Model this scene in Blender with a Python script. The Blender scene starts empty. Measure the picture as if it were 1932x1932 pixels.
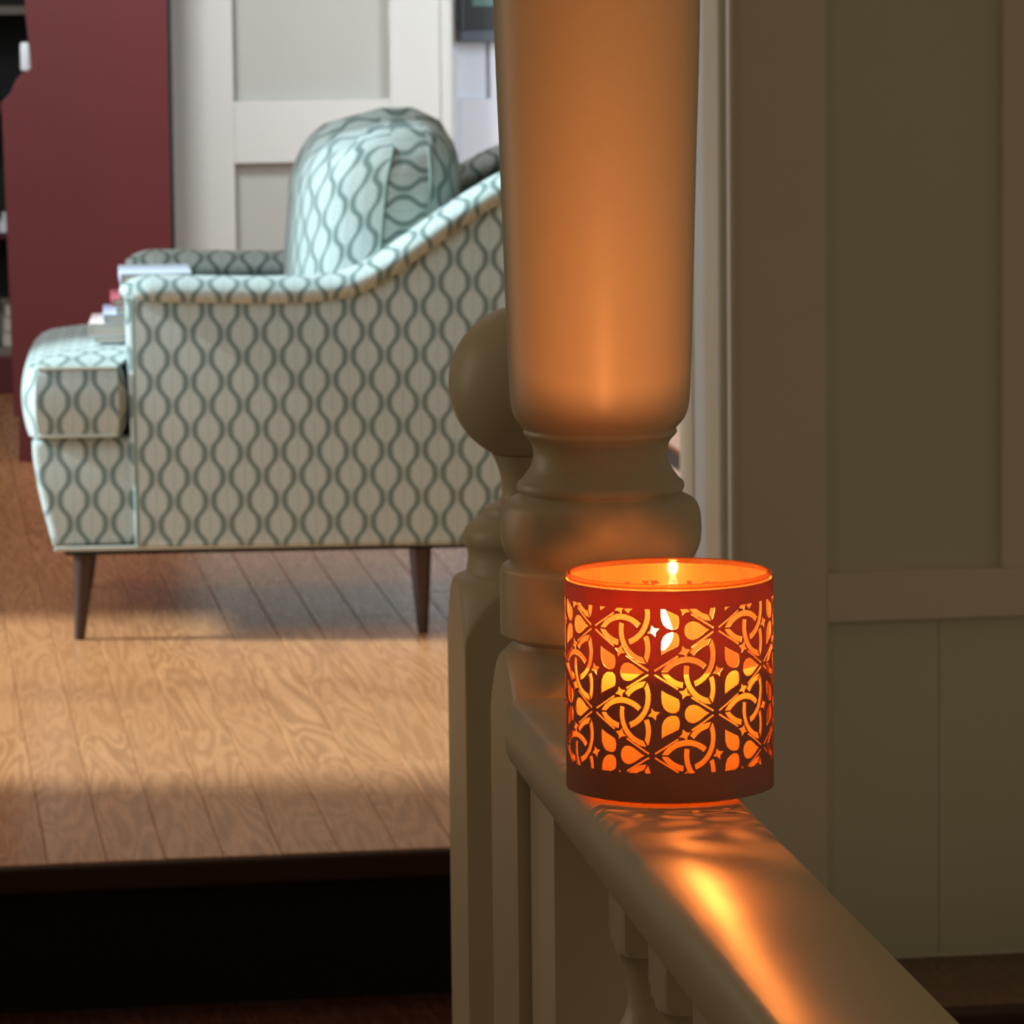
import bpy, bmesh, random
import numpy as np
from math import *
from mathutils import Vector, Matrix
random.seed(7)
sc = bpy.context.scene
COL = sc.collection

# ---------------------------------------------------------------- camera
F, HC, YH = 9000.0, 1.13, -150.0          # focal length in px of a 1932 frame, camera height, horizon row
def _cam():
    ps, pt, r = radians(9.5), atan((966 - YH) / F), radians(-0.6)
    fw = np.array([sin(ps) * cos(pt), cos(ps) * cos(pt), -sin(pt)])
    rt0 = np.array([cos(ps), -sin(ps), 0.0]); up0 = np.cross(rt0, fw)
    rt = rt0 * cos(r) + up0 * sin(r); up = np.cross(rt, fw)
    return fw, rt, up
FW, RT, UP = _cam(); O = np.array([0, 0, HC])
cam = bpy.data.cameras.new('camera'); cam.sensor_width = 36; cam.lens = F / 1932 * 36
cam.clip_start = .05; cam.clip_end = 100
camo = bpy.data.objects.new('camera', cam); COL.objects.link(camo)
camo.matrix_world = Matrix(((RT[0], UP[0], -FW[0], 0), (RT[1], UP[1], -FW[1], 0), (RT[2], UP[2], -FW[2], HC), (0, 0, 0, 1)))
cam.dof.use_dof = True; cam.dof.focus_distance = 1.985; cam.dof.aperture_fstop = 62
sc.camera = camo
def ray(x, y): return FW + RT * (x - 966) / F - UP * (y - 966) / F
def atz(x, y, z): d = ray(x, y); return O + d * (z - O[2]) / d[2]
def atY(x, y, Y): d = ray(x, y); return O + d * Y / d[1]
def zaxis(X, Y, py):
    """height on the vertical line through (X,Y) that shows at image row py"""
    a = UP + FW * (py - 966) / F                      # (P-O).a == 0
    return HC - (X * a[0] + Y * a[1]) / a[2]

# ---------------------------------------------------------------- world, light, exposure
sc.view_settings.view_transform = 'Standard'; sc.view_settings.look = 'None'
sc.view_settings.exposure = 0.0; sc.view_settings.gamma = 1.0; sc.view_settings.use_curve_mapping = False
w = bpy.data.worlds.new('world'); sc.world = w; w.use_nodes = True
w.node_tree.nodes['Background'].inputs[0].default_value = (1.0, .80, .50, 1)
w.node_tree.nodes['Background'].inputs[1].default_value = .135
def area(name, loc, target, sx, sy, power, colr, spread=180):
    l = bpy.data.lights.new(name, 'AREA'); l.shape = 'RECTANGLE'; l.size = sx; l.size_y = sy
    l.energy = power; l.color = colr; l.spread = radians(spread)
    o = bpy.data.objects.new(name, l); COL.objects.link(o); o.location = loc
    o.rotation_euler = (Vector(target) - Vector(loc)).to_track_quat('-Z', 'Y').to_euler(); return o
sun = bpy.data.lights.new('daylight', 'SUN'); sun.energy = 8.2; sun.angle = radians(7); sun.color = (.70, .92, 1.0)
suno = bpy.data.objects.new('daylight', sun); COL.objects.link(suno)
el, az = radians(29), radians(-10)
suno.rotation_euler = Vector((cos(az) * cos(el), sin(az) * cos(el), -sin(el))).to_track_quat('-Z', 'Y').to_euler()
area('window_daylight', (-.82, 7.2, 1.25), (2, 8.2, .6), 1.9, 2.1, 20, (.80, .92, 1.0))
area('room_fill', (-.45, 6.1, 2.0), (1.4, 10.2, 1.0), 1.0, .9, 12, (.92, .96, 1.0))  # added fill from the front, lifts the back wall and chair side
area('back_wall_fill', (.40, 8.45, 2.25), (1.40, 10.3, .95), .5, .5, 8, (.93, .97, 1.0), 75)  # added fill with no fixture, brightens the pale back wall
area('door_fill', (2.15, 8.9, 1.1), (2.0, 10.45, .45), .5, 1.2, 10, (.80, .90, 1.0), 130)  # added fill inside the room, brightens the white door and floor
area('back_wall_side_fill', (-.80, 9.05, 1.35), (1.4, 10.1, .9), .9, 1.5, 11, (.90, .95, 1.0))  # added fill from the left, aimed at the back wall
area('hall_fill', (-1.25, 3.6, 1.2), (.4, 2.5, .8), .7, 1.2, 5.2, (1.0, .86, .66))  # added warm fill, lightens the left faces of posts and balusters

# ---------------------------------------------------------------- node helpers
def mat(name): 
    m = bpy.data.materials.new(name); m.use_nodes = True; nt = m.node_tree
    return m, nt, nt.nodes['Principled BSDF']
class N:
    def __init__(s, nt): s.nt = nt
    def n(s, t, **k):
        x = s.nt.nodes.new(t)
        for a, b in k.items(): setattr(x, a, b)
        return x
    def set(s, sock, v):
        if hasattr(v, 'is_output'): s.nt.links.new(v, sock)
        else: sock.default_value = v
    def m(s, op, a, b=None, c=None):
        x = s.n('ShaderNodeMath', operation=op); s.set(x.inputs[0], a)
        if b is not None: s.set(x.inputs[1], b)
        if c is not None: s.set(x.inputs[2], c)
        return x.outputs[0]
    def mix(s, f, a, b, bt='MIX'):
        x = s.n('ShaderNodeMix', data_type='RGBA', blend_type=bt); s.set(x.inputs[0], f); s.set(x.inputs[6], a); s.set(x.inputs[7], b)
        return x.outputs[2]
    def ss(s, v, lo, hi, a=0., b=1.):
        x = s.n('ShaderNodeMapRange', interpolation_type='SMOOTHSTEP'); s.set(x.inputs[0], v)
        for i, q in zip((1, 2, 3, 4), (lo, hi, a, b)): x.inputs[i].default_value = q
        return x.outputs[0]
    def noise(s, vec, scale, detail=2, rough=.5, dist=0.):
        x = s.n('ShaderNodeTexNoise'); 
        if vec is not None: s.nt.links.new(vec, x.inputs['Vector'])
        x.inputs['Scale'].default_value = scale; x.inputs['Detail'].default_value = detail
        x.inputs['Roughness'].default_value = rough; x.inputs['Distortion'].default_value = dist
        return x.outputs[0]
    def map(s, vec, scale=(1, 1, 1), loc=(0, 0, 0)):
        x = s.n('ShaderNodeMapping'); s.nt.links.new(vec, x.inputs[0]); s.set(x.inputs['Location'], loc); x.inputs['Scale'].default_value = scale
        return x.outputs[0]
    def bump(s, h, dist, strength, bsdf):
        x = s.n('ShaderNodeBump'); s.nt.links.new(h, x.inputs['Height']); x.inputs['Distance'].default_value = dist; x.inputs['Strength'].default_value = strength
        s.nt.links.new(x.outputs[0], bsdf.inputs['Normal'])
def c4(c): return (*c, 1)
def plain(name, colr, rough=.5, spec=.5, var=.06, scale=6., bumpd=0.0, bscale=60):
    m, nt, b = mat(name); g = N(nt); tc = g.n('ShaderNodeTexCoord').outputs['Object']
    f = g.noise(tc, scale, 3)
    b.inputs['Base Color'].default_value = c4(colr)
    nt.links.new(g.mix(f, c4([x * (1 - var) for x in colr]), c4([min(1, x * (1 + var)) for x in colr])), b.inputs['Base Color'])
    b.inputs['Roughness'].default_value = rough; b.inputs['Specular IOR Level'].default_value = spec
    if bumpd: g.bump(g.noise(tc, bscale, 3), bumpd, .5, b)
    return m
def make_fabric():
    m, nt, b = mat('leaf_ogee_fabric'); g = N(nt)
    uv = g.n('ShaderNodeSeparateXYZ'); nt.links.new(g.n('ShaderNodeUVMap', uv_map='UVMap').outputs[0], uv.inputs[0])
    P, Q = .0280, .0757
    u = g.m('DIVIDE', uv.outputs[0], P); v = g.m('DIVIDE', uv.outputs[1], Q)
    t = g.m('MULTIPLY', v, 2 * pi)
    S = g.m('ADD', g.m('MULTIPLY', g.m('SINE', t), .30), g.m('MULTIPLY', g.m('SINE', g.m('MULTIPLY', t, 3.)), .025))
    pp = g.m('PINGPONG', g.m('ADD', u, 200.), 1.0)
    d = g.m('ABSOLUTE', g.m('SUBTRACT', g.m('SUBTRACT', pp, .5), S))
    line = g.ss(d, .12, .24, 1., 0.)
    # column coordinate: distance to the centre of the drop column
    cu = g.m('ABSOLUTE', g.m('SUBTRACT', g.m('FLOORED_MODULO', g.m('ADD', u, .5), 1.0), .5))
    vein = g.m('MULTIPLY', g.ss(cu, .02, .07, 1., 0.), .22)
    dots = g.noise(g.map(g.n('ShaderNodeUVMap', uv_map='UVMap').outputs[0], (1, 1, 1)), 420, 2)
    inner = g.m('MULTIPLY', g.ss(dots, .42, .62), .30)
    rung = g.m('MULTIPLY', g.ss(g.m('ABSOLUTE', g.m('SUBTRACT', g.m('FLOORED_MODULO', g.m('MULTIPLY', v, 14.), 1.0), .5)), .1, .3), .25)
    fac = g.m('MAXIMUM', line, g.m('ADD', vein, g.m('MULTIPLY', inner, 1.0)))
    fac = g.m('MAXIMUM', line, g.m('ADD', g.m('ADD', g.m('MULTIPLY', vein, .8), inner), g.m('MULTIPLY', rung, .5)))
    colr = g.mix(fac, (.53, .605, .575, 1), (.155, .215, .20, 1))
    nt.links.new(colr, b.inputs['Base Color']); b.inputs['Roughness'].default_value = .85
    b.inputs['Sheen Weight'].default_value = .25; b.inputs['Specular IOR Level'].default_value = .2
    g.bump(g.noise(g.n('ShaderNodeUVMap', uv_map='UVMap').outputs[0], 900, 2), .0006, .4, b)
    return m
def make_oak(name, light, dark, tint, grain=1.0):
    m, nt, b = mat(name); g = N(nt)
    tc = g.n('ShaderNodeTexCoord').outputs['Object']; oi = g.n('ShaderNodeObjectInfo')
    off = g.n('ShaderNodeCombineXYZ'); 
    nt.links.new(g.m('MULTIPLY', oi.outputs['Random'], 17.), off.inputs[0]); nt.links.new(g.m('MULTIPLY', oi.outputs['Random'], 31.), off.inputs[1])
    p = g.map(tc, (13., 1.1, 9.), off.outputs[0])
    n1 = g.noise(p, 1.1, 2, .5, .6)
    rings = g.m('FRACT', g.m('MULTIPLY', n1, 13.))
    r2 = g.ss(g.m('ABSOLUTE', g.m('SUBTRACT', rings, .5)), .08, .42)
    fine = g.noise(g.map(tc, (260., 7., 1.), off.outputs[0]), 1., 3)
    c = g.mix(g.m('MULTIPLY', r2, .62 * grain), c4(light), c4(dark))
    c = g.mix(g.m('MULTIPLY', g.ss(fine, .45, .7), .35), c, c4(dark))
    c = g.mix(g.m('MULTIPLY', g.ss(oi.outputs['Random'], 0, 1), .45), c, c4(tint))
    nt.links.new(c, b.inputs['Base Color'])
    b.inputs['Roughness'].default_value = .30; b.inputs['Specular IOR Level'].default_value = .38
    nt.links.new(g.m('ADD', .20, g.m('MULTIPLY', fine, .16)), b.inputs['Roughness'])
    g.bump(fine, .0004, .35, b)
    return m

M = {}
M['cream'] = plain('cream_gloss_paint', (.56, .455, .31), .40, .3, .05, 9, .0006, 45)
M['wall'] = plain('olive_cream_wall_paint', (.66, .62, .48), .55, .3, .04, 3, .0004, 90)
M['stile'] = plain('cream_wall_trim_paint', (.76, .66, .53), .5, .3, .04, 3, .0004, 90)
M['greige'] = plain('pale_grey_trim_paint', (.56, .55, .51), .5, .3, .03, 3)
M['greige2'] = plain('grey_panel_paint', (.40, .395, .355), .55, .3, .03, 3)
M['white'] = plain('daylit_white_paint', (.74, .77, .82), .45, .3, .03, 3)  # cool daylight on the door wall is put into this bluish white
M['red'] = plain('oxblood_red_paint', (.118, .021, .023), .38, .4, .08, 2.5, .0005, 30)
M['reddark'] = plain('shelf_interior_paint', (.06, .012, .012), .6, .3)
M['black'] = plain('black_backing_gap_shade', (.012, .013, .011), .7, .3)  # backing black, also colours the shadow gap beside the red bookcase
M['shelf'] = plain('taupe_shelf_edge', (.20, .17, .14), .6, .3)
M['riser'] = plain('black_riser_paint', (.009, .0085, .008), .75, .2)
M['nosing'] = plain('dark_walnut_nosing', (.050, .022, .010), .75, .2, .2, 14)
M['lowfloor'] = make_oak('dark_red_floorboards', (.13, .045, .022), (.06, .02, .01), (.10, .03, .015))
M['oak'] = make_oak('worn_oak_floorboards', (.76, .34, .145), (.40, .155, .055), (.60, .25, .10))
M['fabric'] = make_fabric()
M['fabricseam'] = plain('green_seam_piping', (.22, .29, .25), .8, .2)
M['piping'] = plain('pale_green_piping', (.50, .55, .49), .8, .2)
M['leg'] = plain('dark_walnut_leg', (.050, .024, .017), .28, .5, .2, 30)
M['frame'] = plain('black_picture_frame', (.014, .018, .018), .45, .4)
M['slate'] = plain('slate_grey_frame_lip', (.075, .09, .11), .5, .4)
M['mount'] = plain('charcoal_picture_mount', (.06, .065, .062), .7, .2)
M['teal'] = plain('teal_print', (.14, .24, .215), .6, .3, .3, 20)
M['wick'] = plain('charred_wick', (.02, .012, .01), .9, .1)
M['plaster'] = plain('white_ceiling_plaster', (.7, .69, .66), .9, .1)

def glass_mat():
    m = bpy.data.materials.new('amber_lit_glass'); m.use_nodes = True; nt = m.node_tree; nt.nodes.clear(); g = N(nt)
    tr = g.n('ShaderNodeBsdfTranslucent'); tr.inputs[0].default_value = (.085, .032, .012, 1)
    tp = g.n('ShaderNodeBsdfTransparent'); tp.inputs[0].default_value = (1.0, .74, .42, 1)
    df = g.n('ShaderNodeBsdfDiffuse'); df.inputs[0].default_value = (.16, .058, .020, 1)
    gl = g.n('ShaderNodeBsdfGlossy'); gl.inputs[1].default_value = .06
    def mx(f, a, b):
        x = g.n('ShaderNodeMixShader'); g.set(x.inputs[0], f); nt.links.new(a, x.inputs[1]); nt.links.new(b, x.inputs[2]); return x.outputs[0]
    s = mx(.56, tr.outputs[0], tp.outputs[0]); s = mx(.18, s, df.outputs[0])
    fr = g.n('ShaderNodeFresnel'); fr.inputs[0].default_value = 1.45
    s = mx(g.m('MULTIPLY', fr.outputs[0], .35), s, gl.outputs[0])
    nt.links.new(s, g.n('ShaderNodeOutputMaterial').inputs[0]); return m
def sleeve_mat():
    m = bpy.data.materials.new('russet_sleeve'); m.use_nodes = True; nt = m.node_tree; nt.nodes.clear(); g = N(nt)
    tc = g.n('ShaderNodeTexCoord').outputs['Object']; f = g.noise(tc, 60, 4, .6)
    df = g.n('ShaderNodeBsdfDiffuse'); nt.links.new(g.mix(f, (.30, .155, .095, 1), (.40, .215, .14, 1)), df.inputs[0])
    tr = g.n('ShaderNodeBsdfTranslucent'); nt.links.new(g.mix(f, (.58, .125, .07, 1), (.66, .165, .095, 1)), tr.inputs[0])
    gl = g.n('ShaderNodeBsdfGlossy'); gl.inputs[1].default_value = .4
    x = g.n('ShaderNodeMixShader'); x.inputs[0].default_value = .17; nt.links.new(df.outputs[0], x.inputs[1]); nt.links.new(tr.outputs[0], x.inputs[2])
    y = g.n('ShaderNodeMixShader'); y.inputs[0].default_value = .04; nt.links.new(x.outputs[0], y.inputs[1]); nt.links.new(gl.outputs[0], y.inputs[2])
    nt.links.new(y.outputs[0], g.n('ShaderNodeOutputMaterial').inputs[0]); return m
M['glass'] = glass_mat(); M['sleeve'] = sleeve_mat()
m = bpy.data.materials.new('melted_wax'); m.use_nodes = True; nt = m.node_tree; nt.nodes.clear(); g = N(nt)
tr = g.n('ShaderNodeBsdfTranslucent'); tr.inputs[0].default_value = (.9, .58, .28, 1); tp = g.n('ShaderNodeBsdfTransparent'); tp.inputs[0].default_value = (1, .86, .62, 1)
x = g.n('ShaderNodeMixShader'); x.inputs[0].default_value = .52; nt.links.new(tr.outputs[0], x.inputs[1]); nt.links.new(tp.outputs[0], x.inputs[2])
nt.links.new(x.outputs[0], g.n('ShaderNodeOutputMaterial').inputs[0]); M['wax'] = m
m, nt, b = mat('candle_flame'); nt.nodes.remove(b); g = N(nt); e = g.n('ShaderNodeEmission'); e.inputs[0].default_value = (1, .66, .26, 1); e.inputs[1].default_value = 40
ad = g.n('ShaderNodeAddShader'); tp = g.n('ShaderNodeBsdfTransparent'); nt.links.new(e.outputs[0], ad.inputs[0]); nt.links.new(tp.outputs[0], ad.inputs[1])
nt.links.new(ad.outputs[0], nt.nodes['Material Output'].inputs[0]); M['flame'] = m

# ---------------------------------------------------------------- mesh helpers
def obj(name, bm, m, parent=None, smooth=False, loc=None, rot=None):
    me = bpy.data.meshes.new(name)
    bmesh.ops.recalc_face_normals(bm, faces=bm.faces); bm.to_mesh(me); bm.free()
    me.materials.append(m)
    if smooth:
        for p in me.polygons: p.use_smooth = True
        me.set_sharp_from_angle(angle=radians(38))
    o = bpy.data.objects.new(name, me); COL.objects.link(o)
    if parent: o.parent = parent
    if loc is not None: o.location = loc
    if rot is not None: o.rotation_euler = rot
    return o
def thing(name, label, cat, loc=(0, 0, 0), rz=0, group=None):
    o = bpy.data.objects.new(name, None); o.empty_display_size = .05; COL.objects.link(o)
    o.location = loc; o.rotation_euler = (0, 0, rz); return tag(o, label, cat, group)
def tag(o, label, cat, group=None):
    o['label'] = label; o['category'] = cat
    if group: o['group'] = group
    return o
def struct(o): o['kind'] = 'structure'; return o
def sroot(name, loc=(0, 0, 0), rz=0):
    o = bpy.data.objects.new(name, None); COL.objects.link(o); o.location = loc; o.rotation_euler = (0, 0, rz); return struct(o)
def box(x0, x1, y0, y1, z0, z1, bev=0.0, seg=2, bm=None):
    bm = bm or bmesh.new()
    vs = [bm.verts.new((x, y, z)) for z in (z0, z1) for y in (y0, y1) for x in (x0, x1)]
    fs = [bm.faces.new([vs[i] for i in q]) for q in ((0, 2, 3, 1), (4, 5, 7, 6), (0, 1, 5, 4), (2, 6, 7, 3), (0, 4, 6, 2), (1, 3, 7, 5))]
    if bev: bmesh.ops.bevel(bm, geom=list({e for f in fs for e in f.edges}), offset=bev, segments=seg, affect='EDGES', profile=.5)
    return bm
def prism(pts, a0, a1, plane='xz', bev=0.0, seg=2):
    """extrude a 2D outline along the third axis"""
    bm = bmesh.new()
    def P(p, a): return (p[0], a, p[1]) if plane == 'xz' else (p[0], p[1], a)
    A = [bm.verts.new(P(p, a0)) for p in pts]; B = [bm.verts.new(P(p, a1)) for p in pts]; n = len(pts)
    bm.faces.new(A[::-1]); bm.faces.new(B)
    for i in range(n): bm.faces.new((A[i], A[(i + 1) % n], B[(i + 1) % n], B[i]))
    bmesh.ops.recalc_face_normals(bm, faces=bm.faces)
    if bev:
        es = [e for e in bm.edges if len(set(round((v.co.y if plane == 'xz' else v.co.z), 6) for v in e.verts)) == 1]
        bmesh.ops.bevel(bm, geom=es, offset=bev, segments=seg, affect='EDGES', profile=.5)
    return bm
def turned(prof, h=None, seg=96, cap=True):
    """revolve (z, r); with h the section is cut to a square of half-width h, giving the lathe's arched shoulders"""
    bm = bmesh.new(); rings = []
    for z, r in prof:
        ring = []
        for i in range(seg):
            a = 2 * pi * i / seg; rr = r if h is None else min(r, h / max(abs(cos(a)), abs(sin(a))))
            ring.append(bm.verts.new((rr * cos(a), rr * sin(a), z)))
        rings.append(ring)
    for A, B in zip(rings, rings[1:]):
        for i in range(seg): bm.faces.new((A[i], A[(i + 1) % seg], B[(i + 1) % seg], B[i]))
    if cap: bm.faces.new(rings[0][::-1]); bm.faces.new(rings[-1])
    return bm
def smoothprof(pts, n=6):
    """Catmull-Rom through profile points"""
    out = []; P = [pts[0]] + list(pts) + [pts[-1]]
    for i in range(1, len(P) - 2):
        p0, p1, p2, p3 = P[i - 1:i + 3]
        for k in range(n):
            t = k / n; q = []
            for j in (0, 1):
                q.append(.5 * (2 * p1[j] + (p2[j] - p0[j]) * t + (2 * p0[j] - 5 * p1[j] + 4 * p2[j] - p3[j]) * t * t + (-p0[j] + 3 * p1[j] - 3 * p2[j] + p3[j]) * t ** 3))
            out.append(tuple(q))
    out.append(tuple(pts[-1])); return out
def sweep(path, ra, rb, seg=20, taper=None):
    """elliptical tube in the xz plane: ra across (y), rb in-plane"""
    bm = bmesh.new(); rings = []; n = len(path)
    for i, (x, y, z) in enumerate(path):
        a = path[max(0, i - 1)]; b_ = path[min(n - 1, i + 1)]
        t = Vector((b_[0] - a[0], 0, b_[2] - a[2])).normalized(); nn = Vector((-t.z, 0, t.x)); s = taper[i] if taper else 1
        rings.append([bm.verts.new(Vector((x, y, z)) + Vector((0, 1, 0)) * ra * s * cos(q) + nn * rb * s * sin(q)) for q in [2 * pi * k / seg for k in range(seg)]])
    for A, B in zip(rings, rings[1:]):
        for i in range(seg): bm.faces.new((A[i], A[(i + 1) % seg], B[(i + 1) % seg], B[i]))
    bm.faces.new(rings[0][::-1]); bm.faces.new(rings[-1]); return bm
def boxuv(o, off=(0, 0)):
    me = o.data; uv = me.uv_layers.new(name='UVMap')
    for p in me.polygons:
        n = p.normal; ax = max(range(3), key=lambda i: abs(n[i]) * (1.0, 1.15, 1.0)[i])
        for li in p.loop_indices:
            c = me.vertices[me.loops[li].vertex_index].co
            uv.data[li].uv = ((c.y + off[0], c.z + off[1]) if ax == 0 else (c.x + off[0], c.z + off[1]) if ax == 1 else (c.x + off[0], c.y + off[1]))
    return o

# ================================================================ ROOM SHELL
YN = 5.687                                   # edge of the raised floor
YW = 5.775                                   # face of the panelled partition, right
# raised floor: sub-base, nosing, riser and individual oak boards
fl = sroot('floor')
obj('subfloor', box(-1.0, 1.24, YN + .041, 5.9, -.16, -.012), M['nosing'], fl); obj('subfloor', box(-1.0, 3.4, 5.9, 12.2, -.16, -.012), M['nosing'], fl)
obj('nosing', box(-1.0, 1.18, YN, YN + .019, -.033, -.0005, .005), M['nosing'], fl)
obj('riser', box(-1.0, 1.18, YN + .02, YN + .04, -.183, -.034), M['riser'], fl)
pw, rot = .0715, radians(-2.1)
lens = (.46, .58, .7, .84, .95); meshes = {}
def plank_mesh(L):
    L = round(L, 3)
    if L not in meshes:
        bm = box(-pw / 2 + .0005, pw / 2 - .0005, 0, L - .001, -.012, 0, .0008, 1); me = bpy.data.meshes.new('plank')
        bmesh.ops.recalc_face_normals(bm, faces=bm.faces); bm.to_mesh(me); bm.free(); me.materials.append(M['oak']); meshes[L] = me
    return meshes[L]
ux, uy = Vector((cos(rot), sin(rot))), Vector((-sin(rot), cos(rot)))
npl = 0
for i in range(30):
    s = -.30 + i * pw
    base = Vector((0, YN + .0195)) + ux * s
    t = ((YN + .0215 if s < .95 else 5.905) - base.y) / uy.y; end = 5.9; first = True
    while t < end:
        L = random.choice(lens)
        if first: L = random.choice((.3, .46, .62)); first = False
        if npl >= 290: break
        o = bpy.data.objects.new('floor_plank', plank_mesh(L)); COL.objects.link(o); o.parent = fl
        p = base + uy * t; o.location = (p.x, p.y, random.uniform(-.0004, .0002)); o.rotation_euler = (0, 0, rot); t += L; npl += 1
bm = bmesh.new()                              # the boards beyond the chair and to the far right, joined
for i in range(56):
    s = -.95 + i * pw
    lo = 5.9 if s > .95 else YN + .03
    t = 6.45 if -.30 <= s < 1.84 else (lo + .0215 - YN - .0195) ; t0 = t
    while t < 6.6:
        L = random.choice(lens); L = min(L, 6.62 - t)
        if L < .05: break
        vs4 = []
        for (dx, dy) in ((.0005, 0), (pw - .0005, 0), (pw - .0005, L - .001), (.0005, L - .001)):
            p = Vector((0, YN + .0195)) + ux * (s - pw / 2 + dx) + uy * (t + dy); vs4.append(p)
        if all(-.95 < p.x < 3.4 and p.y < 12.2 for p in vs4):
            top = [bm.verts.new((p.x, p.y, -.0006)) for p in vs4]; bot = [bm.verts.new((p.x, p.y, -.012)) for p in vs4]
            bm.faces.new(top)
            for q in range(4): bm.faces.new((top[q], bot[q], bot[(q + 1) % 4], top[(q + 1) % 4]))
        t += L
so_ = obj('outlying_floorboards', bm, M['oak'], fl); so_['kind'] = 'stuff'
# lower floor in front of the step, with the stair opening to the right
lf = sroot('floor.001')
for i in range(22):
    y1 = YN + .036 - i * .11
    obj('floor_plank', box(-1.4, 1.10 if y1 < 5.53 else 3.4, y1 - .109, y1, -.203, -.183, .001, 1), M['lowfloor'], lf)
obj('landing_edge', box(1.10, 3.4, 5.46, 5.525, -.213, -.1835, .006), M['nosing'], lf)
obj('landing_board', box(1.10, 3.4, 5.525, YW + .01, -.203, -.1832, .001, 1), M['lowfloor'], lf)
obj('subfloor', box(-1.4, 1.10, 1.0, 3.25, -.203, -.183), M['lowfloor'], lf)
wl = struct(obj('wall_stairwell', box(1.10, 3.4, 5.42, 5.46, -2.6, -.22), M['riser']))
struct(obj('floor.002', box(1.10, 3.4, 1.0, 5.46, -2.65, -2.6), M['riser']))

# partition on the right with stiles, rails and recessed panels
def PX(px, Y=YW, py=500): return float(atY(px, py, Y)[0])
def PZ(px, py, Y): return float(atY(px, py, Y)[2])
wr = sroot('wall_right')
x0 = PX(1372); xs = PX(1560); xe = PX(1893); xr = 3.4; zt = 2.5
zb, za = PZ(1700, 1170, YW), PZ(1700, 1079, YW)
obj('panel_backing', box(x0, xr, YW + .014, YW + .10, -.183, zt), M['wall'], wr)
obj('lower_panel', box(xs, xs + .146, YW + .010, YW + .0145, -.183, zb), M['wall'], wr)
obj('lower_panel', box(xs + .147, xr, YW + .0105, YW + .0145, -.183, zb), M['wall'], wr)
obj('stile', box(PX(1386), xs, YW, YW + .02, -.183, zt, .0015), M['stile'], wr)
obj('stile', box(xe, xe + .125, YW, YW + .02, za, zt, .0015), M['stile'], wr)
obj('stile', box(xe + .125 + .24, xe + .49, YW, YW + .02, za, zt, .0015), M['stile'], wr)
obj('rail', box(xs, xr, YW - .001, YW + .02, zb, za, .0015), M['stile'], wr)
# jamb lining and casing that end the partition
tr = sroot('trim_1')
obj('casing_bead', box(PX(1372), PX(1386) - .0008, YW - .012, YW + .02, -.183, zt, .004), M['stile'], tr)
obj('casing_groove', box(PX(1360), PX(1372), YW + .004, YW + .10, -.183, zt), M['wall'], tr)
obj('jamb', box(PX(1360) - .002, PX(1360) + .05, YW + .006, YW + .095, 0, zt, .003), M['cream'], tr)
obj('jamb_lining', box(PX(1360) - .001, PX(1360) + .05, YW + .096, YW + .165, 0, zt, .003), M['greige'], tr)
obj('jamb_lining', box(PX(1360) - .003, PX(1360) + .05, YW + .166, YW + .25, 0, zt, .003), M['cream'], tr)
struct(obj('wall_partition', box(PX(1360) + .05, xr, YW + .10, YW + .25, 0, zt), M['wall']))

# far room: left wall with a tall window, back walls, ceiling
wn = sroot('wall_left')
WX = -.95
for a in ((5.78, 6.48, 0, 2.5), (8.08, 8.60, 0, 2.5), (9.50, 12.2, 0, 2.5), (8.60, 9.50, 2.15, 2.5), (8.60, 9.50, 0, .6), (6.48, 8.08, 2.25, 2.5), (6.48, 8.08, 0, .06)):
    obj('wall_section', box(WX - .10, WX, a[0], a[1], a[2], a[3]), M['greige'], wn)
wi = sroot('window_1')
for y in (6.48, 7.26, 8.05): obj('window_frame', box(WX - .07, WX - .03, y, y + .03, .06, 2.25, .003), M['white'], wi)
for z in (.06, 2.21): obj('window_frame', box(WX - .07, WX - .03, 6.51, 8.05, z, z + .04, .003), M['white'], wi)
m, nt, b = mat('window_glass'); nt.nodes.remove(b); g_ = N(nt); t_ = g_.n('ShaderNodeBsdfTransparent'); q_ = g_.n('ShaderNodeBsdfGlossy'); q_.inputs[1].default_value = .02
x_ = g_.n('ShaderNodeMixShader'); x_.inputs[0].default_value = .06; nt.links.new(t_.outputs[0], x_.inputs[1]); nt.links.new(q_.outputs[0], x_.inputs[2]); nt.links.new(x_.outputs[0], nt.nodes['Material Output'].inputs[0])
for y in (6.51, 7.29): obj('pane', box(WX - .052, WX - .048, y, y + .75 if y < 7 else 8.05, .10, 2.21), m, wi)
w2 = sroot('added_window')  # unseen window, added to go with the side fill light
for y in (8.60, 9.47): obj('window_frame', box(WX - .07, WX - .03, y, y + .03, .6, 2.15, .003), M['white'], w2)
for z in (.6, 2.11): obj('window_frame', box(WX - .07, WX - .03, 8.63, 9.47, z, z + .04, .003), M['white'], w2)
obj('added_blind', box(WX - .048, WX - .045, 8.63, 9.47, .64, 2.11), M['plaster'], w2)  # added to keep the sun out of this window
struct(obj('wall_hall_sun_block', box(-1.50, -1.40, -.6, YN - .02, -.183, 2.6), M['wall']))  # unseen wall, added to keep direct sun off the newel posts
struct(obj('wall_front', box(-1.05, -.3, YN + .02, YN + .14, 0, 2.5), M['stile']))
struct(obj('ceiling', box(-1.05, 3.5, YN + .15, 12.3, 2.5, 2.6), M['plaster']))
struct(obj('wall_far', box(-1.05, 3.5, 12.2, 12.3, 0, 2.5), M['greige']))
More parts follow.
